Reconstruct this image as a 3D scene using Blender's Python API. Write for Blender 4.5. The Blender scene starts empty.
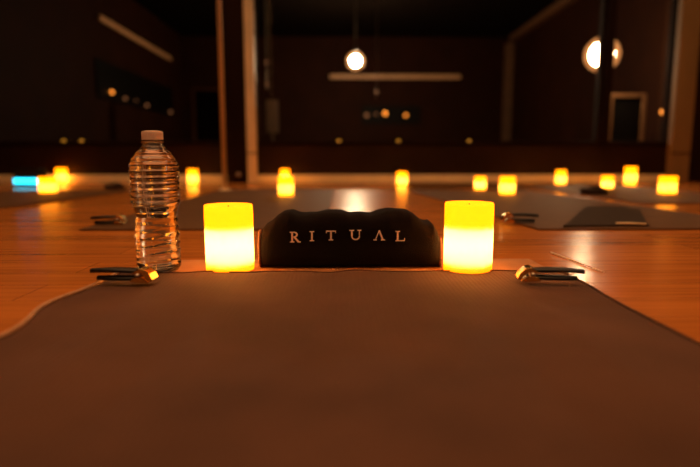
import bpy, bmesh, math, random
from mathutils import Vector, Matrix, noise

S = bpy.context.scene
COL = S.collection
PI = math.pi

# ------------------------------------------------------------------ camera
FPX = 700 * 28.0 / 36.0
CAM = Vector((0.0, 0.0, 0.175))
PITCH = math.atan(75.5 / FPX)
YAW = math.atan(10 / FPX)
cd = bpy.data.cameras.new('camera')
cam = bpy.data.objects.new('camera', cd)
COL.objects.link(cam)
cd.lens = 28.0
cd.sensor_width = 36.0
cd.sensor_fit = 'HORIZONTAL'
cd.clip_start = 0.01
cam.location = CAM
cam.rotation_euler = (PI / 2 - PITCH, 0, -YAW)
cd.dof.use_dof = True
cd.dof.focus_distance = 0.86
cd.dof.aperture_fstop = 2.2
S.camera = cam
ROT = cam.rotation_euler.to_matrix()

# ------------------------------------------------------------------ world, exposure
w = bpy.data.worlds.new('world')
S.world = w
w.use_nodes = True
w.node_tree.nodes['Background'].inputs[0].default_value = (0.02, 0.012, 0.006, 1)
w.node_tree.nodes['Background'].inputs[1].default_value = 0.2
S.view_settings.view_transform = 'Standard'
S.view_settings.look = 'None'
S.view_settings.gamma = 1.0
S.view_settings.exposure = 0.0
S.cycles.max_bounces = 14
S.cycles.transmission_bounces = 12
S.cycles.transparent_max_bounces = 12
S.cycles.sample_clamp_indirect = 10.0
S.cycles.caustics_refractive = True


def area_light(name, loc, rot, sx, sy, power, color):
    l = bpy.data.lights.new(name, 'AREA')
    l.shape = 'RECTANGLE'
    l.size, l.size_y = sx, sy
    l.energy = power
    l.color = color
    o = bpy.data.objects.new(name, l)
    o.location = loc
    o.rotation_euler = rot
    COL.objects.link(o)
    return o


area_light('ceiling_glow', (0.1, 0.1, 2.3), (0, 0, 0), 3.4, 2.8, 42.0, (1.0, 0.46, 0.19)).data.spread = math.radians(130)
area_light('wall_side_glow', (0.1, 2.95, 2.3), (0, 0, 0), 5.6, 0.5, 25.0, (1.0, 0.52, 0.22)).data.spread = math.radians(130)  # added unseen fill that brightens the posts and baseboard


# ------------------------------------------------------------------ pixel -> place
def ray(px, py):
    return ROT @ Vector(((px - 350) / FPX, -(py - 233.5) / FPX, -1))


def at(px, py, Y):
    d = ray(px, py)
    return CAM + d * (Y / d.y)


def fl(px, py, z=0.0):
    d = ray(px, py)
    return CAM + d * ((z - CAM.z) / d.z)


# ------------------------------------------------------------------ materials
def mat(name, color=(0.5, 0.5, 0.5), rough=0.5, metal=0.0, spec=0.5, emis=None, estr=0.0, sheen=0.0, coat=0.0,
        vary=0.0, vscale=8.0, bump=0.0, bscale=200.0, bdist=0.001, stretch=(1, 1, 1)):
    m = bpy.data.materials.new(name)
    m.use_nodes = True
    nt = m.node_tree
    b = nt.nodes['Principled BSDF']
    b.inputs['Base Color'].default_value = (*color, 1)
    b.inputs['Roughness'].default_value = rough
    b.inputs['Metallic'].default_value = metal
    b.inputs['Specular IOR Level'].default_value = spec
    b.inputs['Sheen Weight'].default_value = sheen
    b.inputs['Coat Weight'].default_value = coat
    if emis:
        b.inputs['Emission Color'].default_value = (*emis, 1)
        b.inputs['Emission Strength'].default_value = estr
    tc = nt.nodes.new('ShaderNodeTexCoord')
    mp = nt.nodes.new('ShaderNodeMapping')
    mp.inputs['Scale'].default_value = stretch
    nt.links.new(tc.outputs['Object'], mp.inputs[0])
    if vary > 0:
        n = nt.nodes.new('ShaderNodeTexNoise')
        n.inputs['Scale'].default_value = vscale
        n.inputs['Detail'].default_value = 5
        nt.links.new(mp.outputs[0], n.inputs['Vector'])
        r = nt.nodes.new('ShaderNodeMapRange')
        r.inputs[1].default_value = 0.3
        r.inputs[2].default_value = 0.7
        r.inputs[3].default_value = 1 - vary
        r.inputs[4].default_value = 1 + vary
        nt.links.new(n.outputs[0], r.inputs[0])
        x = nt.nodes.new('ShaderNodeVectorMath')
        x.operation = 'SCALE'
        x.inputs[0].default_value = color
        nt.links.new(r.outputs[0], x.inputs['Scale'])
        nt.links.new(x.outputs[0], b.inputs['Base Color'])
    if bump > 0:
        n = nt.nodes.new('ShaderNodeTexNoise')
        n.inputs['Scale'].default_value = bscale
        n.inputs['Detail'].default_value = 4
        nt.links.new(mp.outputs[0], n.inputs['Vector'])
        bp = nt.nodes.new('ShaderNodeBump')
        bp.inputs['Strength'].default_value = bump
        bp.inputs['Distance'].default_value = bdist
        nt.links.new(n.outputs[0], bp.inputs['Height'])
        nt.links.new(bp.outputs[0], b.inputs['Normal'])
    return m


def wood_floor_mat():
    m = mat('wood_floor', (0.30, 0.115, 0.03), 0.24, spec=0.5)
    nt = m.node_tree
    N, L = nt.nodes, nt.links
    b = N['Principled BSDF']
    tc = N.new('ShaderNodeTexCoord')
    br = N.new('ShaderNodeTexBrick')
    br.inputs['Scale'].default_value = 1.0
    br.inputs['Brick Width'].default_value = 1.1
    br.inputs['Row Height'].default_value = 0.083
    br.inputs['Mortar Size'].default_value = 0.0006
    br.inputs['Mortar Smooth'].default_value = 0.2
    br.offset = 0.37
    br.inputs['Color1'].default_value = (0.58, 0.20, 0.036, 1)
    br.inputs['Color2'].default_value = (0.46, 0.155, 0.027, 1)
    br.inputs['Mortar'].default_value = (0.10, 0.034, 0.008, 1)
    L.new(tc.outputs['Object'], br.inputs[0])
    mp = N.new('ShaderNodeMapping')
    mp.inputs['Scale'].default_value = (1.2, 26, 1)
    L.new(tc.outputs['Object'], mp.inputs[0])
    n = N.new('ShaderNodeTexNoise')
    n.inputs['Scale'].default_value = 2.5
    n.inputs['Detail'].default_value = 8
    n.inputs['Roughness'].default_value = 0.6
    L.new(mp.outputs[0], n.inputs['Vector'])
    r = N.new('ShaderNodeMapRange')
    r.inputs[1].default_value = 0.3
    r.inputs[2].default_value = 0.7
    r.inputs[3].default_value = 0.75
    r.inputs[4].default_value = 1.2
    L.new(n.outputs[0], r.inputs[0])
    x = N.new('ShaderNodeVectorMath')
    x.operation = 'SCALE'
    L.new(br.outputs['Color'], x.inputs[0])
    L.new(r.outputs[0], x.inputs['Scale'])
    L.new(x.outputs[0], b.inputs['Base Color'])
    r2 = N.new('ShaderNodeMapRange')
    r2.inputs[3].default_value = 0.17
    r2.inputs[4].default_value = 0.27
    L.new(n.outputs[0], r2.inputs[0])
    L.new(r2.outputs[0], b.inputs['Roughness'])
    bp = N.new('ShaderNodeBump')
    bp.inputs['Strength'].default_value = 0.25
    bp.inputs['Distance'].default_value = 0.0006
    L.new(br.outputs['Fac'], bp.inputs['Height'])
    bp.invert = True
    bp2 = N.new('ShaderNodeBump')
    bp2.inputs['Strength'].default_value = 0.12
    bp2.inputs['Distance'].default_value = 0.0005
    L.new(n.outputs[0], bp2.inputs['Height'])
    L.new(bp.outputs[0], bp2.inputs['Normal'])
    L.new(bp2.outputs[0], b.inputs['Normal'])
    return m


def ribbed_mat(name, color, rough, pitch, axis='X', bump=0.6, dist=0.001, sheen=0.0, vary=0.25, vscale=9, spec=0.3):
    """fabric or rubber with fine ribs running along the other axis, plus soft colour mottling"""
    m = mat(name, color, rough, sheen=sheen, vary=vary, vscale=vscale, spec=spec)
    nt = m.node_tree
    N, L = nt.nodes, nt.links
    b = N['Principled BSDF']
    tc = N.new('ShaderNodeTexCoord')
    wv = N.new('ShaderNodeTexWave')
    wv.wave_type = 'BANDS'
    wv.bands_direction = axis
    wv.inputs['Scale'].default_value = 0.314 / pitch
    wv.inputs['Distortion'].default_value = 0.4
    L.new(tc.outputs['Object'], wv.inputs[0])
    bp = N.new('ShaderNodeBump')
    bp.inputs['Strength'].default_value = bump
    bp.inputs['Distance'].default_value = dist
    L.new(wv.outputs['Fac'], bp.inputs['Height'])
    n = N.new('ShaderNodeTexNoise')
    n.inputs['Scale'].default_value = 420
    n.inputs['Detail'].default_value = 3
    L.new(tc.outputs['Object'], n.inputs['Vector'])
    bp2 = N.new('ShaderNodeBump')
    bp2.inputs['Strength'].default_value = 0.5
    bp2.inputs['Distance'].default_value = 0.0006
    L.new(n.outputs[0], bp2.inputs['Height'])
    L.new(bp.outputs[0], bp2.inputs['Normal'])
    L.new(bp2.outputs[0], b.inputs['Normal'])
    return m


def pane_mat():
    m = bpy.data.materials.new('pane_glass')
    m.use_nodes = True
    nt = m.node_tree
    N, L = nt.nodes, nt.links
    N.remove(N['Principled BSDF'])
    t = N.new('ShaderNodeBsdfTransparent')
    t.inputs[0].default_value = (0.93, 0.95, 0.93, 1)
    g = N.new('ShaderNodeBsdfGlossy')
    g.inputs['Roughness'].default_value = 0.02
    fr = N.new('ShaderNodeFresnel')
    fr.inputs[0].default_value = 1.5
    mx = N.new('ShaderNodeMixShader')
    L.new(fr.outputs[0], mx.inputs[0])
    L.new(t.outputs[0], mx.inputs[1])
    L.new(g.outputs[0], mx.inputs[2])
    L.new(mx.outputs[0], N['Material Output'].inputs[0])
    return m


def clear_mat(name, ior, color, rough=0.0):
    m = mat(name, color, rough)
    b = m.node_tree.nodes['Principled BSDF']
    b.inputs['Transmission Weight'].default_value = 1.0
    b.inputs['IOR'].default_value = ior
    return m


def wax_mat(name, tint, glow, strength):
    """thin wax wall: lets the flame bulb's light through and glows itself"""
    m = bpy.data.materials.new(name)
    m.use_nodes = True
    nt = m.node_tree
    N, L = nt.nodes, nt.links
    N.remove(N['Principled BSDF'])
    tr = N.new('ShaderNodeBsdfTranslucent')
    tr.inputs[0].default_value = (*tint, 1)
    df = N.new('ShaderNodeBsdfDiffuse')
    df.inputs[0].default_value = (*tint, 1)
    mx = N.new('ShaderNodeMixShader')
    mx.inputs[0].default_value = 0.35
    L.new(tr.outputs[0], mx.inputs[1])
    L.new(df.outputs[0], mx.inputs[2])
    em = N.new('ShaderNodeEmission')
    em.inputs[0].default_value = (*glow, 1)
    em.inputs[1].default_value = strength
    ad = N.new('ShaderNodeAddShader')
    L.new(mx.outputs[0], ad.inputs[0])
    L.new(em.outputs[0], ad.inputs[1])
    L.new(ad.outputs[0], N['Material Output'].inputs[0])
    return m


M = {
    'floor': wood_floor_mat(),
    'wall': mat('dark_red_wall', (0.020, 0.0050, 0.0012), 0.7, spec=0.08, vary=0.2, vscale=3, bump=0.2),
    'dado': mat('dark_red_panel', (0.026, 0.009, 0.004), 0.5, spec=0.2, vary=0.25, vscale=4, bump=0.1),
    'ceiling': mat('dark_ceiling', (0.003, 0.0014, 0.0006), 0.9, spec=0.05, vary=0.2, bump=0.3),
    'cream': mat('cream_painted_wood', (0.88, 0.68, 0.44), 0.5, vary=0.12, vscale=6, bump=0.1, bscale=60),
    'creambase': mat('cream_baseboard_paint', (0.95, 0.82, 0.52), 0.45, vary=0.12, vscale=6, bump=0.1, bscale=60),
    'railpaint': mat('tan_rail_paint', (0.62, 0.35, 0.17), 0.5, vary=0.1),
    'brownwood': mat('brown_painted_trim', (0.12, 0.055, 0.022), 0.5, vary=0.2),
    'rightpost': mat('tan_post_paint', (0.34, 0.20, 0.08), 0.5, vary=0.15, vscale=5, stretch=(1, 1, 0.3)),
    'darkwood': mat('dark_stained_wood', (0.018, 0.006, 0.003), 0.65, spec=0.08, vary=0.3, vscale=12, stretch=(1, 1, 0.1)),
    'pane': pane_mat(),
    'rubber': ribbed_mat('tan_ribbed_rubber', (0.36, 0.17, 0.06), 0.7, 0.0032, 'X', 0.8),
    'greymat': mat('grey_mat_rubber', (0.11, 0.050, 0.016), 0.62, spec=0.16, vary=0.15, vscale=14, bump=0.3, bscale=300),
    'suede': ribbed_mat('brown_microfibre', (0.085, 0.036, 0.019), 0.9, 0.006, 'X', 0.35, 0.0008, sheen=0.05, vary=0.3, vscale=6),
    'hem': mat('tan_stitching', (0.42, 0.24, 0.13), 0.8, vary=0.2, vscale=60, bump=0.5, bscale=700),
    'towel': mat('dark_brown_terry', (0.0045, 0.0012, 0.0008), 0.95, spec=0.15, sheen=0.02, vary=0.35, vscale=40, bump=0.9, bscale=900, bdist=0.0015),
    'piping': mat('brown_towel_edge', (0.13, 0.048, 0.018), 0.85, vary=0.3, vscale=80, bump=0.8, bscale=900),  # lighter than the towel to paint in the candles' rim light
    'thread': mat('pale_pink_thread', (0.97, 0.76, 0.66), 0.6, bump=0.6, bscale=1500, vary=0.12, vscale=300, sheen=0.3),
    'blackplastic': mat('black_plastic', (0.004, 0.003, 0.0025), 0.35, spec=0.35, vary=0.2, bump=0.2, bscale=150),
    'brass': mat('brass', (0.85, 0.55, 0.16), 0.22, metal=1.0, vary=0.1, bump=0.1, bscale=100),
    'steel': mat('brushed_steel', (0.5, 0.42, 0.34), 0.35, metal=0.8, vary=0.1),
    'cap': mat('white_bottle_cap', (0.78, 0.62, 0.52), 0.45, vary=0.05),
    'plastic': clear_mat('clear_bottle_plastic', 1.45, (0.98, 0.97, 0.95)),
    'water': clear_mat('drinking_water', 1.33, (0.99, 0.98, 0.96)),
    'wax': wax_mat('glowing_wax', (1.0, 0.62, 0.20), (1.0, 0.235, 0.0), 2.0),
    'waxfar': wax_mat('far_glowing_wax', (1.0, 0.66, 0.13), (1.0, 0.31, 0.0), 2.1),
    'recess': wax_mat('thin_wax_floor', (1.0, 0.55, 0.04), (1, 0, 0), 0.0),
    'housing': mat('wax_coloured_plastic', (0.45, 0.28, 0.08), 0.6),
    'bulb': mat('lamp_bulb', (0.9, 0.9, 0.9), 0.3, emis=(1.0, 0.78, 0.58), estr=1300),
    'bulb2': mat('large_lamp_bulb', (0.9, 0.9, 0.9), 0.3, emis=(1.0, 0.74, 0.50), estr=230),
    'amber': None,
    'led': mat('orange_indicator', (0.4, 0.15, 0.02), 0.3, emis=(1.0, 0.27, 0.03), estr=3.5),  # on the racks this glow stands in for candle reflections
    'dimled': mat('dim_indicator', (0.1, 0.04, 0.02), 0.5, emis=(1.0, 0.36, 0.14), estr=0.35),  # emission paints in glints on the racks and cord beads
    'tealight': mat('tealight_glow', (0.7, 0.4, 0.1), 0.4, emis=(1.0, 0.42, 0.02), estr=0.7),
    'cyan': mat('cyan_light_strip', (0.1, 0.5, 0.6), 0.3, emis=(0.02, 0.70, 1.0), estr=3.6),
    'paper': mat('pale_notice', (0.42, 0.33, 0.24), 0.7, vary=0.05),
    'blackscreen': mat('black_panel', (0.002, 0.0015, 0.001), 0.6, spec=0.1, vary=0.2),
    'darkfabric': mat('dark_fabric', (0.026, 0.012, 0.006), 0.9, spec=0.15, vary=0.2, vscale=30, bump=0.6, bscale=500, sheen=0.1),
    'palewood': mat('pale_stick_wood', (0.9, 0.68, 0.40), 0.35, vary=0.1, vscale=60),
}


def globe_mat():
    m = bpy.data.materials.new('amber_globe_glass')
    m.use_nodes = True
    nt = m.node_tree
    N, L = nt.nodes, nt.links
    N.remove(N['Principled BSDF'])
    t = N.new('ShaderNodeBsdfTransparent')
    t.inputs[0].default_value = (1, 0.86, 0.70, 1)
    e = N.new('ShaderNodeEmission')
    e.inputs[0].default_value = (1.0, 0.34, 0.10, 1)
    e.inputs[1].default_value = 1.0
    tr = N.new('ShaderNodeBsdfTranslucent')
    tr.inputs[0].default_value = (1, 0.6, 0.3, 1)
    mx = N.new('ShaderNodeMixShader')
    mx.inputs[0].default_value = 0.004
    L.new(t.outputs[0], mx.inputs[1])
    L.new(tr.outputs[0], mx.inputs[2])
    ad = N.new('ShaderNodeMixShader')
    ad.inputs[0].default_value = 0.45
    L.new(mx.outputs[0], ad.inputs[1])
    L.new(e.outputs[0], ad.inputs[2])
    L.new(ad.outputs[0], N['Material Output'].inputs[0])
    return m


M['amber'] = globe_mat()


# ------------------------------------------------------------------ mesh helpers
def obj(name, bm, m, parent=None, smooth=False, loc=None, bevel=0.0, segs=2):
    me = bpy.data.meshes.new(name)
    bmesh.ops.recalc_face_normals(bm, faces=bm.faces)
    bm.to_mesh(me)
    bm.free()
    me.materials.append(m)
    if smooth:
        for p in me.polygons:
            p.use_smooth = True
    o = bpy.data.objects.new(name, me)
    COL.objects.link(o)
    if parent:
        o.parent = parent
    if loc is not None:
        o.location = loc
    if bevel:
        b = o.modifiers.new('bevel', 'BEVEL')
        b.width = bevel
        b.segments = segs
        b.limit_method = 'ANGLE'
    return o


def box(bm, x0, x1, y0, y1, z0, z1):
    v = [bm.verts.new((x, y, z)) for z in (z0, z1) for y in (y0, y1) for x in (x0, x1)]
    for f in ((0, 1, 3, 2), (4, 6, 7, 5), (0, 4, 5, 1), (2, 3, 7, 6), (0, 2, 6, 4), (1, 5, 7, 3)):
        bm.faces.new([v[i] for i in f])


def boxbm(*a):
    bm = bmesh.new()
    box(bm, *a)
    return bm


def lathe(bm, prof, seg=48, cx=0.0, cy=0.0, fn=None, closed_bottom=True, closed_top=True):
    rings = []
    for (r, z) in prof:
        ring = []
        for i in range(seg):
            a = 2 * PI * i / seg
            rr = fn(r, z, a) if fn else r
            ring.append(bm.verts.new((cx + rr * math.cos(a), cy + rr * math.sin(a), z)))
        rings.append(ring)
    for A, B in zip(rings[:-1], rings[1:]):
        for i in range(seg):
            j = (i + 1) % seg
            bm.faces.new((A[i], A[j], B[j], B[i]))
    if closed_bottom:
        bm.faces.new(list(reversed(rings[0])))
    if closed_top:
        bm.faces.new(rings[-1])


def tube(bm, pts, r, seg=8):
    pts = [Vector(p) for p in pts]
    rings = []
    for i, p in enumerate(pts):
        t = (pts[min(i + 1, len(pts) - 1)] - pts[max(i - 1, 0)]).normalized()
        u = t.orthogonal().normalized() if abs(t.z) > 0.99 else t.cross(Vector((0, 0, 1))).normalized()
        v = t.cross(u)
        rr = r[i] if isinstance(r, (list, tuple)) else r
        rings.append([bm.verts.new(p + (u * math.cos(2 * PI * k / seg) + v * math.sin(2 * PI * k / seg)) * rr) for k in range(seg)])
    for A, B in zip(rings[:-1], rings[1:]):
        for k in range(seg):
            j = (k + 1) % seg
            bm.faces.new((A[k], A[j], B[j], B[k]))
    bm.faces.new(list(reversed(rings[0])))
    bm.faces.new(rings[-1])


def prism(bm, pts, axis, a, b):
    """closed outline of 2-d points swept between a and b along an axis"""
    def P(p, t):
        return {'X': (t, p[0], p[1]), 'Y': (p[0], t, p[1]), 'Z': (p[0], p[1], t)}[axis]
    A = [bm.verts.new(P(p, a)) for p in pts]
    B = [bm.verts.new(P(p, b)) for p in pts]
    n = len(pts)
    bm.faces.new(list(reversed(A)))
    bm.faces.new(B)
    for i in range(n):
        j = (i + 1) % n
        bm.faces.new((A[i], A[j], B[j], B[i]))


def tag(o, label=None, cat=None, group=None, kind=None):
    if label:
        o['label'] = label
    if cat:
        o['category'] = cat
    if group:
        o['group'] = group
    if kind:
        o['kind'] = kind
    return o


def empty(name, loc=(0, 0, 0), rz=0.0, **k):
    o = bpy.data.objects.new(name, None)
    o.empty_display_size = 0.05
    o.location = loc
    o.rotation_euler = (0, 0, rz)
    COL.objects.link(o)
    return tag(o, **k)


def children(o):
    return [c for c in bpy.data.objects if c.parent == o]


def copy_tree(o, parent=None):
    c = o.copy()
    COL.objects.link(c)
    c.parent = parent
    for ch in children(o):
        copy_tree(ch, c)
    return c


def struct(name, bm, m, **k):
    o = obj(name, bm, m, **k)
    o['kind'] = 'structure'
    return o


# ------------------------------------------------------------------ room shell
XL, XR, YB, YW, YF, ZC = -2.95, 3.25, -2.0, 3.95, 10.6, 2.42
struct('floor', boxbm(XL, XR, YB, YF, -0.05, 0), M['floor'])
struct('ceiling', boxbm(XL - .1, XR + .1, YB - .1, YF + .1, ZC, ZC + 0.05), M['ceiling'])
struct('wall_left', boxbm(XL - 0.1, XL, YB, YF, 0, ZC), M['wall'])
struct('wall_right', boxbm(XR, XR + 0.1, YB, YF, 0, ZC), M['wall'])
struct('wall_rear', boxbm(XL - .1, XR + .1, YB - 0.1, YB, 0, ZC), M['wall'])
struct('wall_far', boxbm(XL - .1, XR + .1, YF, YF + 0.1, 0, ZC), M['wall'])

# partition with big panes between the studio and the room behind it
zs = at(340, 144.5, YW).z              # top of the low wall
X = lambda px: at(px, 158, YW).x
x_post0, x_post1 = X(248.5), X(257.5)
x_mul0, x_mul1 = X(598), X(605.5)
x_rp0, x_rp1 = X(665.5), X(685)
x_dk0 = X(228)
low = bmesh.new()
box(low, XL, XR, YW + 0.002, YW + 0.10, 0, zs)
struct('wall_back', low, M['dado'], bevel=0.004)
zb = 0.056
bb = boxbm(XL, x_dk0 - .005, YW - 0.016, YW, 0, zb)
box(bb, x_post1, x_rp0 - .002, YW - 0.016, YW, 0, zb)
struct('baseboard_back', bb, M['creambase'], bevel=0.003)
struct('trim_1', boxbm(XL, XR, YW - 0.008, YW + 0.11, zs + 0.0005, zs + 0.014), M['darkwood'], bevel=0.003)
# dark upright beside the cream post, with a small round knob
struct('trim_2', boxbm(x_dk0, x_post0 - 0.002, YW - 0.05, YW - 0.009, 0, ZC), M['darkwood'], bevel=0.004)
t3 = struct('trim_3', boxbm(x_post0, x_post1, YW - 0.06, YW - 0.009, 0, ZC), M['cream'], bevel=0.004)
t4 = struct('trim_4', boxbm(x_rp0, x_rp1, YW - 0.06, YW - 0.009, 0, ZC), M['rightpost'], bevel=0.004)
for z in (0.6,):
    pass
for o, a, b in ((t3, x_post0, x_post1), (t4, x_rp0, x_rp1)):
    g = bmesh.new()
    box(g, a - 0.003, b + 0.003, YW - 0.064, YW - 0.0601, zs - 0.065, zs - 0.058)
    obj('joint_strip', g, M['darkwood'], o)
g = bmesh.new()
p = at(239, 174.5, YW - 0.05)
bmesh.ops.create_uvsphere(g, u_segments=20, v_segments=12, radius=0.016, matrix=Matrix.Translation((p.x, YW - 0.066, p.z)))
kn = obj('door_knob', g, M['steel'], smooth=True)
tag(kn, 'small round metal knob low on the dark upright beside the cream post', 'knob')
struct('trim_5', boxbm(XL, XR, YW - 0.002, YW + 0.11, 2.1, ZC - .001), M['darkwood'])


def window(n, x0, x1):
    e = empty('window_%d' % n, ((x0 + x1) / 2, YW + 0.04, zs + 0.014), kind='structure')
    W_, H_ = (x1 - x0) / 2, 2.1 - zs - 0.0145
    f = bmesh.new()
    fw = 0.03
    box(f, -W_, -W_ + fw, -0.03, 0.03, 0, H_)
    box(f, W_ - fw, W_, -0.03, 0.03, 0, H_)
    box(f, -W_ + fw, W_ - fw, -0.03, 0.03, 0, 0.012)
    box(f, -W_ + fw, W_ - fw, -0.03, 0.03, H_ - fw, H_)
    obj('window_frame', f, M['darkwood'], e, bevel=0.003)
    obj('glass_pane', boxbm(-W_ + fw, W_ - fw, -0.002, 0.002, 0.012, H_ - fw), M['pane'], e)
    return e


window(1, XL + 0.002, x_dk0 + 0.05)
window(2, x_post0 - 0.02, x_mul0 + .012)
window(3, x_mul1 - .012, x_rp0 + 0.02)
struct('trim_6', boxbm(x_mul0, x_mul1, YW - 0.035, YW + 0.009, zs + 0.0145, 2.099), M['darkwood'], bevel=0.003)
# dark wall right of the cream post
struct('wall_side', boxbm(x_rp1 + 0.002, XR, YW - 0.03, YW - 0.0085, 0, ZC), M['dado'])
struct('wall_middle', boxbm(x_rp0 + 0.022, XR, YW + 0.015, YW + 0.09, zs + .0145, 2.099), M['dado'])
# panel between window 1 and 2 behind the dark upright
struct('trim_7', boxbm(x_dk0 + 0.051, x_post0 - 0.021, YW + 0.01, YW + 0.07, zs + .0145, 2.099), M['darkwood'])

# free pole
p = fl(225, 191)
e = empty('floor_pole', (p.x, p.y, 0), label='thin pale vertical pole standing left of the cream post', cat='pole')
g = bmesh.new()
lathe(g, [(0.0115, 0.012), (0.0115, ZC - 0.013)], 24)
obj('shaft', g, M['cream'], e, smooth=True)
g = bmesh.new()
lathe(g, [(0.035, 0.0), (0.035, 0.006), (0.02, 0.012)], 24)
obj('base_plate', g, M['cream'], e)
g = bmesh.new()
lathe(g, [(0.02, ZC - 0.012), (0.035, ZC - 0.006), (0.035, ZC - .0005)], 24)
obj('ceiling_plate', g, M['cream'], e)

# ------------------------------------------------------------------ room behind the panes
# pendant lamps


def pendant(px, py, Y, rg, rb, label, bulb):
    c = at(px, py, Y)
    e = empty('pendant_lamp', (c.x, c.y, ZC), label=label, cat='lamp', group='hanging globe lamps behind the panes')
    dz = c.z - ZC
    g = bmesh.new()
    lathe(g, [(0.06, -0.001), (0.055, -0.02), (0.02, -0.035)], 24)
    obj('canopy', g, M['steel'], e, smooth=True)
    g = bmesh.new()
    lathe(g, [(0.006, dz + rg + 0.05), (0.006, -0.034)], 8)
    obj('cord', g, M['steel'], e)
    g = bmesh.new()
    lathe(g, [(0.03, dz + rg - 0.005), (0.03, dz + rg + 0.05), (0.008, dz + rg + 0.065)], 20)
    obj('socket', g, M['blackplastic'], e, smooth=True)
    g = bmesh.new()
    bmesh.ops.create_uvsphere(g, u_segments=32, v_segments=20, radius=rg, matrix=Matrix.Translation((0, 0, dz)))
    gl = obj('globe', g, M['amber'], e, smooth=True)
    g = bmesh.new()
    bmesh.ops.create_uvsphere(g, u_segments=24, v_segments=16, radius=rb, matrix=Matrix.Translation((0, 0, dz)))
    obj('bulb', g, M[bulb], gl, smooth=True)
    return e


pendant(355.5, 61, 7.9, 0.125, 0.065, 'glowing globe pendant lamp hanging behind the wide pane, above the pale rail', 'bulb')
pendant(602, 54.5, 5.1, 0.155, 0.105, 'large glowing globe pendant lamp partly hidden by the dark mullion at right', 'bulb2')

# pale rail on the left wall
def on_left(px, py):
    d = ray(px, py)
    return CAM + d * ((XL - CAM.x) / d.x)


def on_right(px, py):
    d = ray(px, py)
    return CAM + d * ((XR - CAM.x) / d.x)


a, b = on_left(95, 13), on_left(168, 62)
zz = (a.z + b.z) / 2
e = empty('wall_rail', (XL, (a.y + b.y) / 2, zz), label='long pale rail fixed high on the left wall behind the pane', cat='rail')
hl = abs(b.y - a.y) / 2
obj('rail_bar', boxbm(0.03, 0.06, -hl, hl, -0.03, 0.03), M['railpaint'], e, bevel=0.004)
for y in (-hl * .85, 0, hl * .85):
    obj('bracket', boxbm(0.001, 0.03, y - 0.02, y + 0.02, -0.02, 0.02), M['steel'], e)

# black rack on the left wall; its glowing dots paint in reflected glints
a, b = on_left(95, 77), on_left(171, 101)
z1 = on_left(95, 58).z
z0 = on_left(95, 97).z
e = empty('wall_rack', (XL, (a.y + b.y) / 2, (z0 + z1) / 2), label='long black rack with small orange lights on the left wall below the rail', cat='rack')
hl = abs(b.y - a.y) / 2
hz = (z1 - z0) / 2
obj('back_panel', boxbm(0.001, 0.03, -hl, hl, -hz, hz), M['blackscreen'], e, bevel=0.004)
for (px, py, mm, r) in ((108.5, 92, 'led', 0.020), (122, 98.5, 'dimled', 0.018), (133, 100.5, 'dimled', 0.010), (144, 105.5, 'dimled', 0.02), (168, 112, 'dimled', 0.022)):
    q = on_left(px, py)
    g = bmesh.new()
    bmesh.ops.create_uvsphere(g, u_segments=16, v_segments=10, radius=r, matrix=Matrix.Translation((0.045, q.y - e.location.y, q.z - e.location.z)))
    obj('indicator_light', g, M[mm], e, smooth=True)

# pale rail and black rack on the far wall
a, b = at(330, 77, YF), at(460, 77, YF)
e = empty('wall_rail', ((a.x + b.x) / 2, YF, a.z), label='long pale horizontal rail on the far wall behind the left pendant lamp', cat='rail')
hw = (b.x - a.x) / 2
obj('rail_bar', boxbm(-hw, hw, -0.07, -0.03, -0.036, 0.036), M['railpaint'], e, bevel=0.004)
for x in (-hw * .85, 0, hw * .85):
    obj('bracket', boxbm(x - 0.02, x + 0.02, -0.03, -0.001, -0.02, 0.02), M['steel'], e)
a, b = at(362, 115, YF), at(420, 115, YF)
e = empty('wall_rack', ((a.x + b.x) / 2, YF, a.z), label='short black rack with orange lights on the far wall below the pale rail', cat='rack')
hw = (b.x - a.x) / 2
obj('back_panel', boxbm(-hw, hw, -0.03, -0.001, -0.17, 0.17), M['blackscreen'], e, bevel=0.004)
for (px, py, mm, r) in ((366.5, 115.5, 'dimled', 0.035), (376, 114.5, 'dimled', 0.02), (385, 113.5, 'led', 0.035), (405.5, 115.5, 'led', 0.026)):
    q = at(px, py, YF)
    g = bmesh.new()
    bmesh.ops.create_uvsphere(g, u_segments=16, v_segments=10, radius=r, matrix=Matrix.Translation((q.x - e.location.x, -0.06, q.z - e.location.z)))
    obj('indicator_light', g, M[mm], e, smooth=True)  # glowing dot in place of a candle reflection


def framed_panel(x0, x1, ytop, Y, label):
    a, b = at(x0, ytop, Y), at(x1, ytop, Y)
    e = empty('framed_panel', ((a.x + b.x) / 2, Y, 0), label=label, cat='panel')
    hw, h = (b.x - a.x) / 2, a.z
    f = bmesh.new()
    t = 0.034
    box(f, -hw, -hw + t, -0.03, 0.03, 0, h)
    box(f, hw - t, hw, -0.03, 0.03, 0, h)
    box(f, -hw + t, hw - t, -0.03, 0.03, h - t, h)
    box(f, -hw + t, hw - t, -0.03, 0.03, 0, t)
    obj('panel_frame', f, M['brownwood'], e, bevel=0.004)
    obj('dark_panel', boxbm(-hw + t, hw - t, -0.01, 0.01, t, h - t), M['blackscreen'], e)


framed_panel(609, 645.5, 94, 5.3, 'dark upright panel in a pale frame behind the right-hand pane')
framed_panel(192, 222, 88, 7.5, 'dark upright panel in a pale frame behind the left pane, near the thin pole')

# pale corner post in the far right corner and beam
a = on_right(509, 42)
struct('trim_8', boxbm(XR - 0.14, XR - .001, YF - 0.14, YF - .001, 0, ZC - 0.12), M['brownwood'])
struct('trim_9', boxbm(XR - 0.10, XR - .001, YW + 0.12, YF - 0.14, ZC - 0.10, ZC - .001), M['brownwood'])

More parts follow.
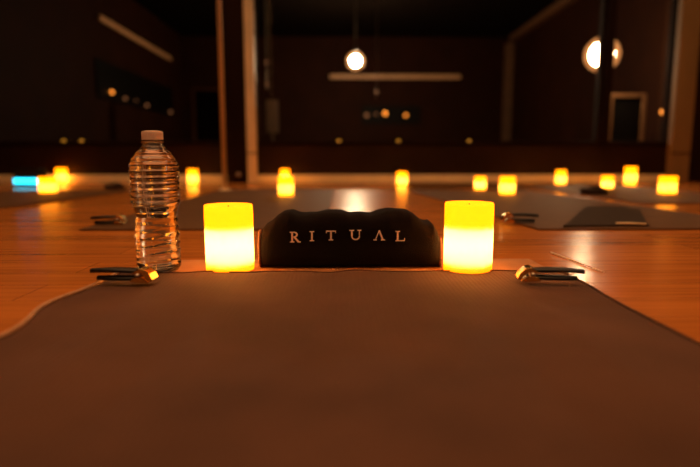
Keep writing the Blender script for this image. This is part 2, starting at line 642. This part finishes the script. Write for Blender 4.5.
# notice inside the wide pane
a, b = at(266, 100, YW + 0.3), at(278.5, 133, YW + 0.3)
e = empty('notice_board', ((a.x + b.x) / 2, YW + 0.3, 0), label='narrow pale sign board on a thin stand behind the wide pane, beside the cream post', cat='sign board')
hw = (b.x - a.x) / 2
obj('board', boxbm(-hw, hw, -0.008, 0.008, b.z, a.z), M['paper'], e, bevel=0.002)
g = bmesh.new()
lathe(g, [(0.006, 0.01), (0.006, b.z - 0.0005)], 10)
obj('stand_post', g, M['steel'], e)
g = bmesh.new()
lathe(g, [(0.08, 0.0), (0.08, 0.006), (0.02, 0.01)], 20)
obj('stand_foot', g, M['steel'], e)

# hanging cords whose beads glow to stand in for glints


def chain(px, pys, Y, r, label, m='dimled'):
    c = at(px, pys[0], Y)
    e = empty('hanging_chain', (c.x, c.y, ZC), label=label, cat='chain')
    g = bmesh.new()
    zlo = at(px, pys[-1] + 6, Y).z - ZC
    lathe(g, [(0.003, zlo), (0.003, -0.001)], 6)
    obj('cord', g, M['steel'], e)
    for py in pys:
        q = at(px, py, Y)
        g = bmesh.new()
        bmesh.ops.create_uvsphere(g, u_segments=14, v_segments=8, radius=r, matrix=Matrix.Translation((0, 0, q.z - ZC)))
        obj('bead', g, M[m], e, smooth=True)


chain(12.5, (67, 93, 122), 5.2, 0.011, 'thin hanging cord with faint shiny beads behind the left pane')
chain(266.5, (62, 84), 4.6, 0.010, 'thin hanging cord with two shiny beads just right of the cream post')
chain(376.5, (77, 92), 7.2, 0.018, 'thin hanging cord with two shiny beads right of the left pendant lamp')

# orange spot by the right post
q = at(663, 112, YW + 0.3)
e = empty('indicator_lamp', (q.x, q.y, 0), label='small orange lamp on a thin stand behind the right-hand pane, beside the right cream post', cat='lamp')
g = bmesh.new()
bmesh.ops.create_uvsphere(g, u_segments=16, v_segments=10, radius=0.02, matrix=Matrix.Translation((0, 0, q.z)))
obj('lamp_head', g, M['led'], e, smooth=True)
g = bmesh.new()
lathe(g, [(0.06, 0), (0.06, 0.01), (0.005, 0.012), (0.005, q.z - 0.018)], 14)
obj('stand', g, M['blackplastic'], e)

# tiny tealights on the ledge under the panes
first = None
for (px, lab) in ((339, 'dim tealight on the ledge, directly below the left pendant lamp'), (398.5, 'dim tealight on the ledge, below the right end of the far black rack'),
                  (469, 'dim tealight on the ledge, just right of the far rail end'), (64, 'dim tealight on the ledge, left one behind the left candles'),
                  (82, 'dim tealight on the ledge, second from the left')):
    q = at(px, 150, YW + 0.0)
    if first is None:
        o = empty('tealight', (0, 0, 0), cat='tealight', group='tealights on the window ledge')
        g = bmesh.new()
        lathe(g, [(0.014, 0), (0.015, 0.006), (0.014, 0.008)], 18)
        obj('cup', g, M['steel'], o)
        g = bmesh.new()
        lathe(g, [(0.0135, 0.0082), (0.011, 0.014), (0.004, 0.018)], 18)
        obj('flame_tip', g, M['tealight'], o, smooth=True)
        first = o
    else:
        o = copy_tree(first)
    o.location = (q.x, YW + 0.002, zs + 0.0142)
    o['label'] = lab

# ------------------------------------------------------------------ far mats
def yoga_mat(name, corners, label, z=0.005, m='greymat', grp=None):
    bm = bmesh.new()
    prism(bm, corners, 'Z', 0.0002, z)
    o = obj(name, bm, M[m], bevel=0.0015)
    c = Vector((sum(p[0] for p in corners) / 4, sum(p[1] for p in corners) / 4, 0))
    o.data.transform(Matrix.Translation(-c))
    o.location = c
    tag(o, label, 'yoga mat', grp)
    return o


MG = 'grey yoga mats laid out across the studio floor'
pl = fl(79, 229, 0.005)
yoga_mat('yoga_mat', [(pl.x, pl.y), (-0.04, pl.y), (-0.03, 3.0), (pl.x - .02, 3.0)], 'dark grey yoga mat behind the bottle and the left glowing candle', grp=MG)
r0, r1 = fl(538, 228.5, 0.005), fl(409, 190, 0.005)
d = (Vector((r1.x, r1.y)) - Vector((r0.x, r0.y)))
nn = Vector((0.63, 0.02))
yoga_mat('yoga_mat', [(r0.x, r0.y), (r0.x + .64, r0.y), (r1.x + .62, r1.y), (r1.x, r1.y)], 'dark grey yoga mat behind the right glowing candle, bearing a folded cloth', grp=MG)
q = fl(640, 202.5, 0.005)
yoga_mat('yoga_mat', [(q.x, q.y), (q.x + .66, q.y), (q.x + .6, q.y + 1.45), (q.x - .02, q.y + 1.45)], 'grey yoga mat at the far right under the rightmost candle', grp=MG)
q0, q1 = fl(1, 207, 0.005), fl(140, 190, 0.005)
yoga_mat('yoga_mat', [(q0.x - .66, q0.y - .1), (q0.x, q0.y - .1), (q1.x, q1.y), (q1.x - .66, q1.y)], 'grey yoga mat at the far left near the cyan light', grp=MG)
yoga_mat('yoga_mat', [(0.42, 3.05), (1.06, 3.05), (1.06, 3.75), (0.42, 3.75)], 'dark grey yoga mat end near the baseboard, right of the centre', grp=MG)

# dark sheet standing in for a shaded patch on the right mat
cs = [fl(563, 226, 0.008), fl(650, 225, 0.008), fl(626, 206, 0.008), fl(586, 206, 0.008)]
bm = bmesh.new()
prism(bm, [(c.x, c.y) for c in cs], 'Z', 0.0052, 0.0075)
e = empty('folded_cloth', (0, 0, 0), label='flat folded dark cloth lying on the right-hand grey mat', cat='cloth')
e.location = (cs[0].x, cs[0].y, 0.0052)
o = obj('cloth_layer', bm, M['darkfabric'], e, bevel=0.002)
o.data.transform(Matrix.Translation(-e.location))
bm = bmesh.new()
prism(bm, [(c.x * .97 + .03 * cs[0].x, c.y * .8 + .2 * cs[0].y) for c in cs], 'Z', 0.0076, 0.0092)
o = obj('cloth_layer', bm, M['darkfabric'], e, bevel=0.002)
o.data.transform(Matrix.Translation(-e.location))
# pale strap beside it
a, b = fl(616, 223.4, 0.0125), fl(646, 224, 0.0125)
g = bmesh.new()
tube(g, [a, a.lerp(b, .5) + Vector((0, .006, 0)), b], 0.0028, 10)
o = obj('cord', g, M['palewood'], smooth=True)
tag(o, 'short pale cord lying on the folded dark cloth', 'cord')

# dark pouches
def pouch(px, py, sx, label, zz=0.0):
    c = fl(px, py, zz)
    e = empty('pouch', (c.x, c.y, zz + 0.0002), label=label, cat='pouch', group='small dark pouches on the far floor')
    g = bmesh.new()
    bmesh.ops.create_uvsphere(g, u_segments=24, v_segments=14, radius=1)
    for v in g.verts:
        v.co = Vector((v.co.x * sx, v.co.y * sx * .6, max(0, (v.co.z + .55)) * 0.022 * (1 + .2 * math.sin(v.co.x * 5))))
    obj('pouch_body', g, M['darkfabric'], e, smooth=True)
    g = bmesh.new()
    tube(g, [(-sx * .5, -sx * .2, .03), (-sx * .2, -sx * .25, .038), (sx * .2, -sx * .25, .038), (sx * .5, -sx * .2, .03)], 0.003, 8)
    obj('drawstring', g, M['blackplastic'], e, smooth=True)


pouch(594, 194, 0.07, 'small dark pouch on the floor between the far right candles', 0.0052)
pouch(115, 189.5, 0.06, 'small dark pouch on the floor right of the two left candles')

# cyan lit speaker
p = fl(28, 187)
e = empty('speaker', (p.x, p.y, 0), label='small black speaker with a glowing cyan strip on the floor at far left', cat='speaker')
obj('speaker_body', boxbm(-0.085, 0.085, 0, 0.07, 0.0005, 0.115), M['blackplastic'], e, bevel=0.008)
obj('light_strip', boxbm(-0.08, 0.08, -0.010, -0.0005, 0.020, 0.052), M['cyan'], e, bevel=0.003)
obj('speaker_grille', boxbm(-0.07, 0.07, -0.004, -0.0005, 0.068, 0.105), M['darkfabric'], e)

# ------------------------------------------------------------------ far candles
def candle_bm(r, h, seg=40):
    bm = bmesh.new()
    prof = [(r * .985, 0.0), (r, 0.002)]
    n = 10
    for i in range(1, n):
        prof.append((r * (1 - 0.006 * i / n), h * i / n))
    prof += [(r * .99, h - .002), (r * .965, h), (r * .90, h - .0005), (r * .86, h - .006), (r * .55, h - .010), (r * .1, h - .011)]

    def fn(rr, z, a):
        return rr * (1 + 0.004 * math.sin(3 * a + z * 40))
    lathe(bm, prof, seg, fn=fn)
    return bm


def candle(loc, r, h, label, m, glow, tip=None, group=None):
    e = empty('candle', loc, label=label, cat='candle', group=group)
    obj('wax_body', candle_bm(r, h), M[m], e, smooth=True)
    g = bmesh.new()
    lathe(g, [(0.0015, h - .0105), (0.003, h - 0.006), (0.002, h - .003), (0.0006, h - .0015)], 12)
    obj('wick', g, M['blackplastic'] if tip is None else M[tip], e, smooth=True)
    # added unseen discs that block flame light and bound the hot band
    for nm, zz in (('recess_floor', .61), ('battery_housing', .15)):
        g = bmesh.new()
        lathe(g, [(r * .84, h * zz - .001), (r * .84, h * zz + .001)], 32)
        obj(nm, g, M['recess' if nm == 'recess_floor' else 'housing'], e)
    l = bpy.data.lights.new('flame_light', 'POINT')
    l.energy = glow
    l.color = (1.0, 0.80, 0.58)
    l.shadow_soft_size = r * 0.5
    lo = bpy.data.objects.new('flame_light', l)
    lo.location = (0, 0, h * .40)
    lo.parent = e
    COL.objects.link(lo)
    return e


G = 'small glowing candles along the far wall'
far = [  # px, base py, r, h, label
    (48, 192.5, .041, .076, 'short orange-yellow candle right of the cyan light'),
    (64.5, 182.8, .038, .104, 'taller candle behind and right of the leftmost short candle'),
    (193, 184.3, .034, .100, 'lone glowing candle just right of the bottle top'),
    (286, 195.5, .034, .085, 'bright candle on the mat between the pole and the dark towel'),
    (285, 183.6, .032, .098, 'candle hiding behind the one left of the dark towel'),
    (402, 185.5, .033, .086, 'glowing candle above the right end of the dark towel'),
    (480, 189.5, .030, .070, 'candle just above the right big candle, left of a squarer one'),
    (507, 194, .036, .082, 'squarish short candle upper right of the right big candle'),
    (560.5, 184.5, .033, .094, 'candle standing alone left of the right far pair'),
    (607, 188.8, .033, .074, 'short candle of the right far pair, below the dark mullion'),
    (630, 184.5, .037, .116, 'tallest candle of the right far pair'),
    (667, 193.5, .040, .082, 'rightmost candle, short and wide, below the right cream post'),
]
for (px, py, r, h, lab) in far:
    on_mat = lab.startswith('bright candle on the mat') or lab.startswith('rightmost') or lab.startswith('short orange')
    z = 0.0052 if on_mat else 0.0002
    if lab.startswith('squarish') or lab.startswith('candle just above'):
        z = 0.0052
    p = fl(px, py, z)
    p.y = min(p.y, YW - 0.06)
    candle((p.x, p.y, z), r, h, lab, 'waxfar', 0.30, group=G)

# ------------------------------------------------------------------ foreground: mat and mat towel
mz = 0.006
bm = bmesh.new()
y_far = 0.905
box(bm, -0.322, 0.322, -0.9, y_far, 0.0002, mz)
o = obj('yoga_mat', bm, M['rubber'], bevel=0.002)
tag(o, 'tan ribbed yoga mat in the foreground, under the brown mat towel', 'yoga mat')


def towel_surface(u, v):
    """u across 0..1, v along 0..1 -> point on the mat towel"""
    y = -0.85 + v * (0.790 + 0.85)
    wob = 0.016 * noise.noise(Vector((y * 9, 3.1, 0))) + 0.004 * math.sin(y * 27)
    wob2 = 0.008 * noise.noise(Vector((y * 6, 9.7, 0))) + 0.004 * math.sin(y * 17 + 2)
    xl, xr = -0.327 + wob, 0.327 + wob2
    x = xl + (xr - xl) * u
    y += (0.004 * math.sin(x * 55) + 0.006 * noise.noise(Vector((x * 12, 1, 4)))) * max(0, (v - .9) / .1)
    z = mz + 0.0004 + 0.0016 * noise.noise(Vector((x * 5, y * 6, 0))) ** 2 + 0.0010 * max(0, noise.noise(Vector((x * 14, y * 20, 5))))
    # hem puckers at the far edge
    e = max(0, (v - .965) / .035)
    z += e * 0.0012 * (0.5 + 0.5 * math.sin(x * 70 + 2 * math.sin(x * 23)))
    return Vector((x, y, z))


NU, NV = 130, 240
bm = bmesh.new()
vv = [[bm.verts.new(towel_surface(i / NU, j / NV) + Vector((0, 0, .0009))) for i in range(NU + 1)] for j in range(NV + 1)]
ww = [[bm.verts.new((v.co.x, v.co.y, v.co.z - .0009)) for v in row] for row in vv]
for j in range(NV):
    for i in range(NU):
        bm.faces.new((vv[j][i], vv[j][i + 1], vv[j + 1][i + 1], vv[j + 1][i]))
        bm.faces.new((ww[j][i], ww[j + 1][i], ww[j + 1][i + 1], ww[j][i + 1]))
for i in range(NU):
    bm.faces.new((vv[0][i], ww[0][i], ww[0][i + 1], vv[0][i + 1]))
    bm.faces.new((vv[NV][i], vv[NV][i + 1], ww[NV][i + 1], ww[NV][i]))
for j in range(NV):
    bm.faces.new((vv[j][0], vv[j + 1][0], ww[j + 1][0], ww[j][0]))
    bm.faces.new((vv[j][NU], ww[j][NU], ww[j + 1][NU], vv[j + 1][NU]))
mt = obj('mat_towel', bm, M['suede'], smooth=True)
tag(mt, 'wide brown microfibre towel spread over the foreground yoga mat', 'mat towel')
g = bmesh.new()
tube(g, [towel_surface(0.0, j / NV) + Vector((-.0005, 0, 0.0027)) for j in range(0, NV + 1, 2)], 0.0026, 8)
obj('hem', g, M['hem'], mt, smooth=True)
g = bmesh.new()
tube(g, [towel_surface(1.0, j / NV) + Vector((.0005, 0, 0.0017)) for j in range(0, NV + 1, 2)], 0.0016, 8)
obj('hem', g, M['suede'], mt, smooth=True)
g = bmesh.new()
tube(g, [towel_surface(i / NU, 1.0) + Vector((0, .0005, 0.0013)) for i in range(0, NU + 1)], 0.0012, 8)
obj('hem', g, M['suede'], mt, smooth=True)

# ------------------------------------------------------------------ rolled towel with lettering
yf = fl(350, 270.0, mz).y + 0.004       # front face
hd = 0.048
yc = yf + hd
sc_px = FPX / (yf * math.cos(PITCH) + 0.02)
xa, xb = at(259.5, 250, yc - .02).x, at(440.5, 250, yc - .02).x
prof_px = [(259.5, 236), (262, 229), (266, 224), (271, 221.5), (277, 216), (284, 211.5), (291, 210.5), (298, 212.5), (306, 214), (315, 213), (325, 211),
           (335, 210.3), (342, 211.5), (350, 213.5), (360, 212.5), (370, 214), (378, 212), (388, 209.5), (398, 209.5), (408, 211), (414, 214),
           (421, 220), (426, 222), (431, 221.5), (435, 228), (438, 238), (440.5, 250)]
ztab = []
for (px, py) in prof_px:
    q = at(px, py, yc - .01)
    ztab.append((q.x, q.z - mz))


def th(x):
    if x <= ztab[0][0]:
        return ztab[0][1]
    for (x0, z0), (x1, z1) in zip(ztab[:-1], ztab[1:]):
        if x <= x1:
            t = (x - x0) / (x1 - x0)
            return z0 + (z1 - z0) * t
    return ztab[-1][1]


def thick(x):
    t = min(x - xa, xb - x)
    e = max(0.0, 1 - t / 0.022)
    return hd * (0.55 + 0.45 * math.sqrt(max(0, 1 - e * e)))


NEXP = 3.6


def front_y(x, z):
    h = th(x)
    s = abs(2 * z / h - 1)
    return yc - thick(x) * max(0.0, 1 - min(1, s) ** NEXP) ** (1 / NEXP)


e_t = empty('rolled_towel', ((xa + xb) / 2, yc, mz), label='dark brown folded towel with pale embroidered lettering, between the two big candles', cat='towel')
bm = bmesh.new()
NX, NT = 150, 72
rings = []
for i in range(NX + 1):
    x = xa + (xb - xa) * i / NX
    h = th(x)
    d_ = thick(x)
    ring = []
    for k in range(NT):
        a = 2 * PI * k / NT
        ca, sa = math.cos(a), math.sin(a)
        # two layers of cloth: small crease where the fold meets
        y = -d_ * math.copysign(abs(ca) ** (2 / NEXP), ca)
        z = h / 2 + h / 2 * math.copysign(abs(sa) ** (2 / NEXP), sa)
        n = noise.noise(Vector((x * 30, y * 30, z * 30)))
        off = 0.0012 * n
        if z > h * .7:
            off += 0.0012 * noise.noise(Vector((x * 70, y * 40, 3)))
        y += off * (-1 if y < 0 else 1)
        z = max(0.0003, z + off * (1 if z > h / 2 else 0))
        ring.append(bm.verts.new((x - (xa + xb) / 2, y, z)))
    rings.append(ring)
for A, B in zip(rings[:-1], rings[1:]):
    for k in range(NT):
        j = (k + 1) % NT
        bm.faces.new((A[k], A[j], B[j], B[k]))
bm.faces.new(rings[0])
bm.faces.new(rings[-1])
obj('towel_roll', bm, M['towel'], e_t, smooth=True)

# folded edges at both ends, lighter colour paints in candle rim light
for s, xe in ((0, xa + .004), (1, xb - .004)):
    pts = []
    for k in range(25):
        z = th(xe) * (0.03 + 0.94 * k / 24)
        pts.append((xe - (xa + xb) / 2 + (0.0012 if s else -0.0012), front_y(xe, z) - yc - 0.0005, z))
    g = bmesh.new()
    tube(g, pts, 0.0024, 8)
    obj('piping', g, M['piping'], e_t, smooth=True)


def stroke(polys, p0, p1, w):
    p0, p1 = Vector(p0), Vector(p1)
    d = (p1 - p0).normalized()
    n = Vector((-d.y, d.x)) * w / 2
    polys.append([p0 - n, p1 - n, p1 + n, p0 + n])


def arc(polys, c, rx, ry, a0, a1, w0, w1, n=16):
    for i in range(n):
        t0, t1 = i / n, (i + 1) / n
        q = []
        for t, sg in ((t0, -1), (t1, -1), (t1, 1), (t0, 1)):
            a = a0 + (a1 - a0) * t
            wv = w0 + (w1 - w0) * math.sin(PI * t)
            q.append(Vector((c[0] + (rx + sg * wv / 2) * math.cos(a), c[1] + (ry + sg * wv / 2) * math.sin(a))))
        polys.append(q)


def serif(polys, x, y, w=0.42, t=0.09):
    polys.append([Vector((x - w / 2, y - t / 2)), Vector((x + w / 2, y - t / 2)), Vector((x + w / 2, y + t / 2)), Vector((x - w / 2, y + t / 2))])


def glyph(ch):
    P = []
    if ch == 'R':
        stroke(P, (-.26, 0), (-.26, 1), .17)
        serif(P, -.26, .04); serif(P, -.28, .96, .40)
        arc(P, (-.10, .74), .30, .225, -PI / 2, PI / 2, .08, .17)
        stroke(P, (-.22, .965), (-.08, .965), .08)
        stroke(P, (-.22, .515), (-.08, .515), .08)
        stroke(P, (-.06, .52), (.36, .03), .17)
        serif(P, .42, .04, .26)
    elif ch == 'I':
        stroke(P, (0, 0), (0, 1), .18)
        serif(P, 0, .04, .46); serif(P, 0, .96, .46)
    elif ch == 'T':
        stroke(P, (0, 0), (0, 1), .18)
        serif(P, 0, .04, .46); serif(P, 0, .95, 1.0, .10)
        stroke(P, (-.47, 1.0), (-.47, .74), .07)
        stroke(P, (.47, 1.0), (.47, .74), .07)
    elif ch == 'U':
        stroke(P, (-.34, 1), (-.34, .38), .17)
        stroke(P, (.36, 1), (.36, .38), .09)
        serif(P, -.36, .96, .44); serif(P, .36, .96, .36)
        arc(P, (.01, .38), .35, .34, PI, 2 * PI, .13, .12)
    elif ch == 'V':       # an A without its bar
        stroke(P, (-.38, .02), (.02, 1), .09)
        stroke(P, (.40, .02), (.0, 1), .18)
        serif(P, -.40, .04, .34); serif(P, .40, .04, .42)
    elif ch == 'L':
        stroke(P, (-.24, 0), (-.24, 1), .18)
        serif(P, -.24, .96, .46); serif(P, -.26, .04, .40)
        stroke(P, (-.24, .04), (.42, .04), .09)
        stroke(P, (.40, 0), (.45, .30), .08)
    return P


for (ch, px, py0, py1, wf) in (('R', 295, 231.8, 242.2, 1.0), ('I', 312, 231.2, 241.0, 1.0), ('T', 331, 230.6, 240.2, 1.0), ('U', 355.5, 230.0, 239.8, 1.08),
                               ('V', 379, 230.4, 240.2, 1.0), ('L', 400, 231.0, 241.0, 1.0)):
    yy = yf
    q1, q0 = at(px, py0, yy), at(px, py1, yy)
    hL = q1.z - q0.z
    bm = bmesh.new()
    for k, poly in enumerate(glyph(ch)):
        A, B = [], []
        for v in poly:
            x = q0.x + v.x * hL * wf
            z = q0.z - mz + v.y * hL
            fy = front_y(x, z)
            A.append(bm.verts.new((x - (xa + xb) / 2, fy - yc - 0.0022 - k * 0.000004, z)))
            B.append(bm.verts.new((x - (xa + xb) / 2, fy - yc + 0.0004, z)))
        n = len(poly)
        bm.faces.new(A)
        bm.faces.new(list(reversed(B)))
        for i in range(n):
            j = (i + 1) % n
            bm.faces.new((A[i], B[i], B[j], A[j]))
    obj('letter', bm, M['thread'], e_t)

# ------------------------------------------------------------------ the two big candles
for (x0, x1, ytop, ybot, lab) in ((204.5, 254.5, 203.5, 272, 'big glowing yellow candle left of the dark folded towel, beside the bottle'),
                                  (443, 494, 201.5, 273, 'big glowing yellow candle right of the dark folded towel')):
    r = 0.0365
    ybot += 2
    p = fl((x0 + x1) / 2, ybot, mz)
    Yc = p.y + r * 0.98
    c = at((x0 + x1) / 2 + (.9 if x0 < 300 else -1.2), ybot - 4, Yc)
    top = at((x0 + x1) / 2, ytop + 1, Yc)
    candle((c.x, Yc, mz + .0002), r, top.z - mz, lab, 'wax', 0.75, group='big glowing candles on the near mat')

# ------------------------------------------------------------------ water bottle
p = fl(160.5, 275.5, mz)
BR = 0.0335
Yb = p.y + BR * .9
s_ = 1.0 / (FPX / (Yb * math.cos(PITCH)))      # metres per pixel at the bottle
base = at(159.5, 268, Yb)
ztop = at(152, 131, Yb).z - mz
e_b = empty('water_bottle', (base.x, Yb, mz + 0.0002), label='clear ribbed plastic water bottle with a pale cap, left of the left big candle', cat='bottle')
e_b.rotation_euler = (0, math.radians(-0.3), 0)
H = ztop


def outer_r(t):
    """radius at height fraction t (0 base, 1 cap top)"""
    key = [(0, .66), (.012, .86), (.04, .95), (.08, .97), (.28, .955), (.36, .92), (.40, .88), (.43, .885), (.47, .97), (.50, 1.04), (.54, 1.06),
           (.73, 1.06), (.76, 1.04), (.80, .93), (.84, .76), (.88, .54), (.905, .42), (.93, .385), (1, .385)]
    for (a, ra), (b, rb) in zip(key[:-1], key[1:]):
        if t <= b:
            k = (t - a) / (b - a)
            k = k * k * (3 - 2 * k)
            return BR * (ra + (rb - ra) * k)
    return BR * .385


def rib(t):
    if .50 < t < .76:
        ph = (t - .50) / .26 * 6
        return -0.0021 * (0.5 - 0.5 * math.cos(2 * PI * ph)) ** 2.2
    if .06 < t < .42:
        ph = (t - .06) / .36 * 7
        return -0.0009 * (0.5 - 0.5 * math.cos(2 * PI * ph)) ** 1.5
    return 0


def bfn(off):
    def fn(r, z, a):
        t = z / H
        k = 0.0
        if .06 < t < .42:     # slanted grooves on the lower half
            ww = math.sin(PI * (t - .06) / .36) ** .5
            k = -0.0012 * ww * (0.5 + 0.5 * math.sin(z * 520 + 2.0 * math.sin(a * 2))) - 0.0006 * ww * (0.5 + .5 * math.cos(a * 6))
        elif .50 < t < .76:
            k = -0.0007 * (0.5 + .5 * math.cos(a * 9)) * math.sin(PI * (t - .50) / .26)
        elif t <= .06:
            k = -0.0012 * (0.5 + .5 * math.cos(a * 5)) * (1 - t / .06)
        return r + k
    return fn


NZ = 230
ts = [i / NZ * .925 for i in range(NZ + 1)]
TH = 0.0005
prof_out = [(outer_r(t) + rib(t), t * H) for t in ts]
prof_in = [(outer_r(t) + rib(t) - TH, max(t * H, 0.0006)) for t in reversed(ts)]
bm = bmesh.new()
lathe(bm, [(0.004, 0.003)] + prof_out + prof_in + [(0.004, 0.0036)], 96, fn=bfn(0), closed_bottom=True, closed_top=True)
obj('bottle_shell', bm, M['plastic'], e_b, smooth=True)
wl = .865
tw = [t for t in ts if t <= wl]
bm = bmesh.new()
lathe(bm, [(0.004, 0.0038)] + [(outer_r(t) + rib(t) - TH * 0.55, max(t * H, 0.0008)) for t in tw if t > .004] + [(0.006, wl * H)], 96, fn=bfn(0))
obj('water', bm, M['water'], e_b, smooth=True)
bm = bmesh.new()
cr = BR * .44


def capfn(r, z, a):
    return r * (1 + (0.018 * math.cos(a * 40) if r > cr * .95 and z < H * .99 else 0))


lathe(bm, [(cr * .9, H * .937), (cr, H * .938), (cr, H * .985), (cr * .96, H * .996), (cr * .7, H * 1.0)], 120, fn=capfn)
obj('cap', bm, M['cap'], e_b, smooth=False, bevel=0.0)
bm = bmesh.new()
lathe(bm, [(cr * .88, H * .915), (cr * 1.12, H * .918), (cr * 1.12, H * .926), (cr * .88, H * .929)], 48)
obj('neck_ring', bm, M['plastic'], e_b, smooth=False)

# ------------------------------------------------------------------ clips


def make_clip():
    e = empty('spring_clip', (0, 0, 0), cat='clip')
    # local x runs from the tail (0) to the jaw (L)
    L_ = 0.098
    for nm, z0, z1, bow in (('upper_handle', 0.0185, 0.0205, 0.002), ('lower_handle', 0.0055, 0.0080, 0.0)):
        g = bmesh.new()
        n = 22
        top, bot = [], []
        for i in range(n + 1):
            t = i / n
            x = (0.0 if nm == 'upper_handle' else 0.010) + t * (L_ * .80 - (0.0 if nm == 'upper_handle' else 0.010))
            wdt = 0.0095 * math.sqrt(max(0.05, math.sin(PI * min(.95, 0.06 + t * 0.8)))) + 0.001
            zz_ = z0 + (z1 - z0) * t + bow * math.sin(PI * t)
            thk = 0.0046 if nm == 'upper_handle' else 0.0046
            top.append([g.verts.new((x, -wdt, zz_ + thk * .6)), g.verts.new((x, 0, zz_ + thk)), g.verts.new((x, wdt, zz_ + thk * .6))])
            bot.append([g.verts.new((x, -wdt, zz_ - thk * .6)), g.verts.new((x, 0, zz_ - thk)), g.verts.new((x, wdt, zz_ - thk * .6))])
        for i in range(n):
            for k in range(2):
                g.faces.new((top[i][k], top[i + 1][k], top[i + 1][k + 1], top[i][k + 1]))
                g.faces.new((bot[i][k], bot[i][k + 1], bot[i + 1][k + 1], bot[i + 1][k]))
            g.faces.new((top[i][0], bot[i][0], bot[i + 1][0], top[i + 1][0]))
            g.faces.new((top[i][2], top[i + 1][2], bot[i + 1][2], bot[i][2]))
        for i in (0, n):
            g.faces.new((top[i][0], top[i][1], top[i][2], bot[i][2], bot[i][1], bot[i][0]))
        h = obj(nm, g, M['blackplastic'], e, smooth=True)
    # brass hinge plates / jaw
    g = bmesh.new()
    out = [(0.066, 0.019), (0.078, 0.0285), (0.086, 0.0265), (0.093, 0.0185), (0.098, 0.0075), (0.0935, 0.0045), (0.089, 0.012), (0.081, 0.019), (0.072, 0.0165)]
    prism(g, out, 'Y', -0.013, 0.013)
    obj('upper_jaw', g, M['brass'], e, bevel=0.0012)
    g = bmesh.new()
    out = [(0.063, 0.0025), (0.066, 0.0095), (0.075, 0.0125), (0.083, 0.0095), (0.092, 0.0030), (0.090, 0.0006), (0.075, 0.0010)]
    prism(g, out, 'Y', -0.012, 0.012)
    obj('lower_jaw', g, M['brass'], e, bevel=0.0012)
    g = bmesh.new()
    tube(g, [(0.0755, -0.0155, 0.0155), (0.0755, 0.0155, 0.0155)], 0.0035, 14)
    obj('hinge_pin', g, M['steel'], e, smooth=True)
    return e


clip = make_clip()
zt = mz + 0.0075
a, b = fl(92.5, 280, zt), fl(157, 280, zt)
clip.scale = (.88, .88, .72)
clip.location = (a.x, a.y - 0.002, zt)
clip.rotation_euler = (0, math.radians(1.5), math.radians(-3))
clip['label'] = 'black clip with shiny brass jaw on the left corner of the brown mat towel'
k = copy_tree(clip)
b = fl(583, 281.0, zt)
k.location = (b.x, b.y - 0.002, zt)
k.rotation_euler = (0, math.radians(1.5), math.radians(180 - 10))
k['label'] = 'black clip with shiny brass jaw on the right corner of the brown mat towel'
for (px, py, rz, sc, lab) in ((542, 224, 178, 1.0, 'small black clip on the front corner of the right-hand grey mat'),
                              (86, 226, 4, 0.9, 'small black clip on the corner of the grey mat behind the bottle')):
    k = copy_tree(clip)
    q = fl(px, py, 0.0056)
    k.location = (q.x, q.y + 0.03, 0.0056)
    k.rotation_euler = (0, 0, math.radians(rz))
    k.scale = (sc, sc, sc)
    k['label'] = lab
for o in [o for o in bpy.data.objects if o.name.startswith('spring_clip')]:
    o['group'] = 'black spring clips on the mat corners'

# pale stick on the floor at right
a, b = fl(551, 252.5, 0.002), fl(604, 272, 0.002)
g = bmesh.new()
tube(g, [a, a.lerp(b, .5), b], [0.0016, 0.0013, 0.0008], 10)
o = obj('stick', g, M['palewood'], smooth=True)
tag(o, 'thin pale stick lying on the wooden floor right of the right clip', 'stick')
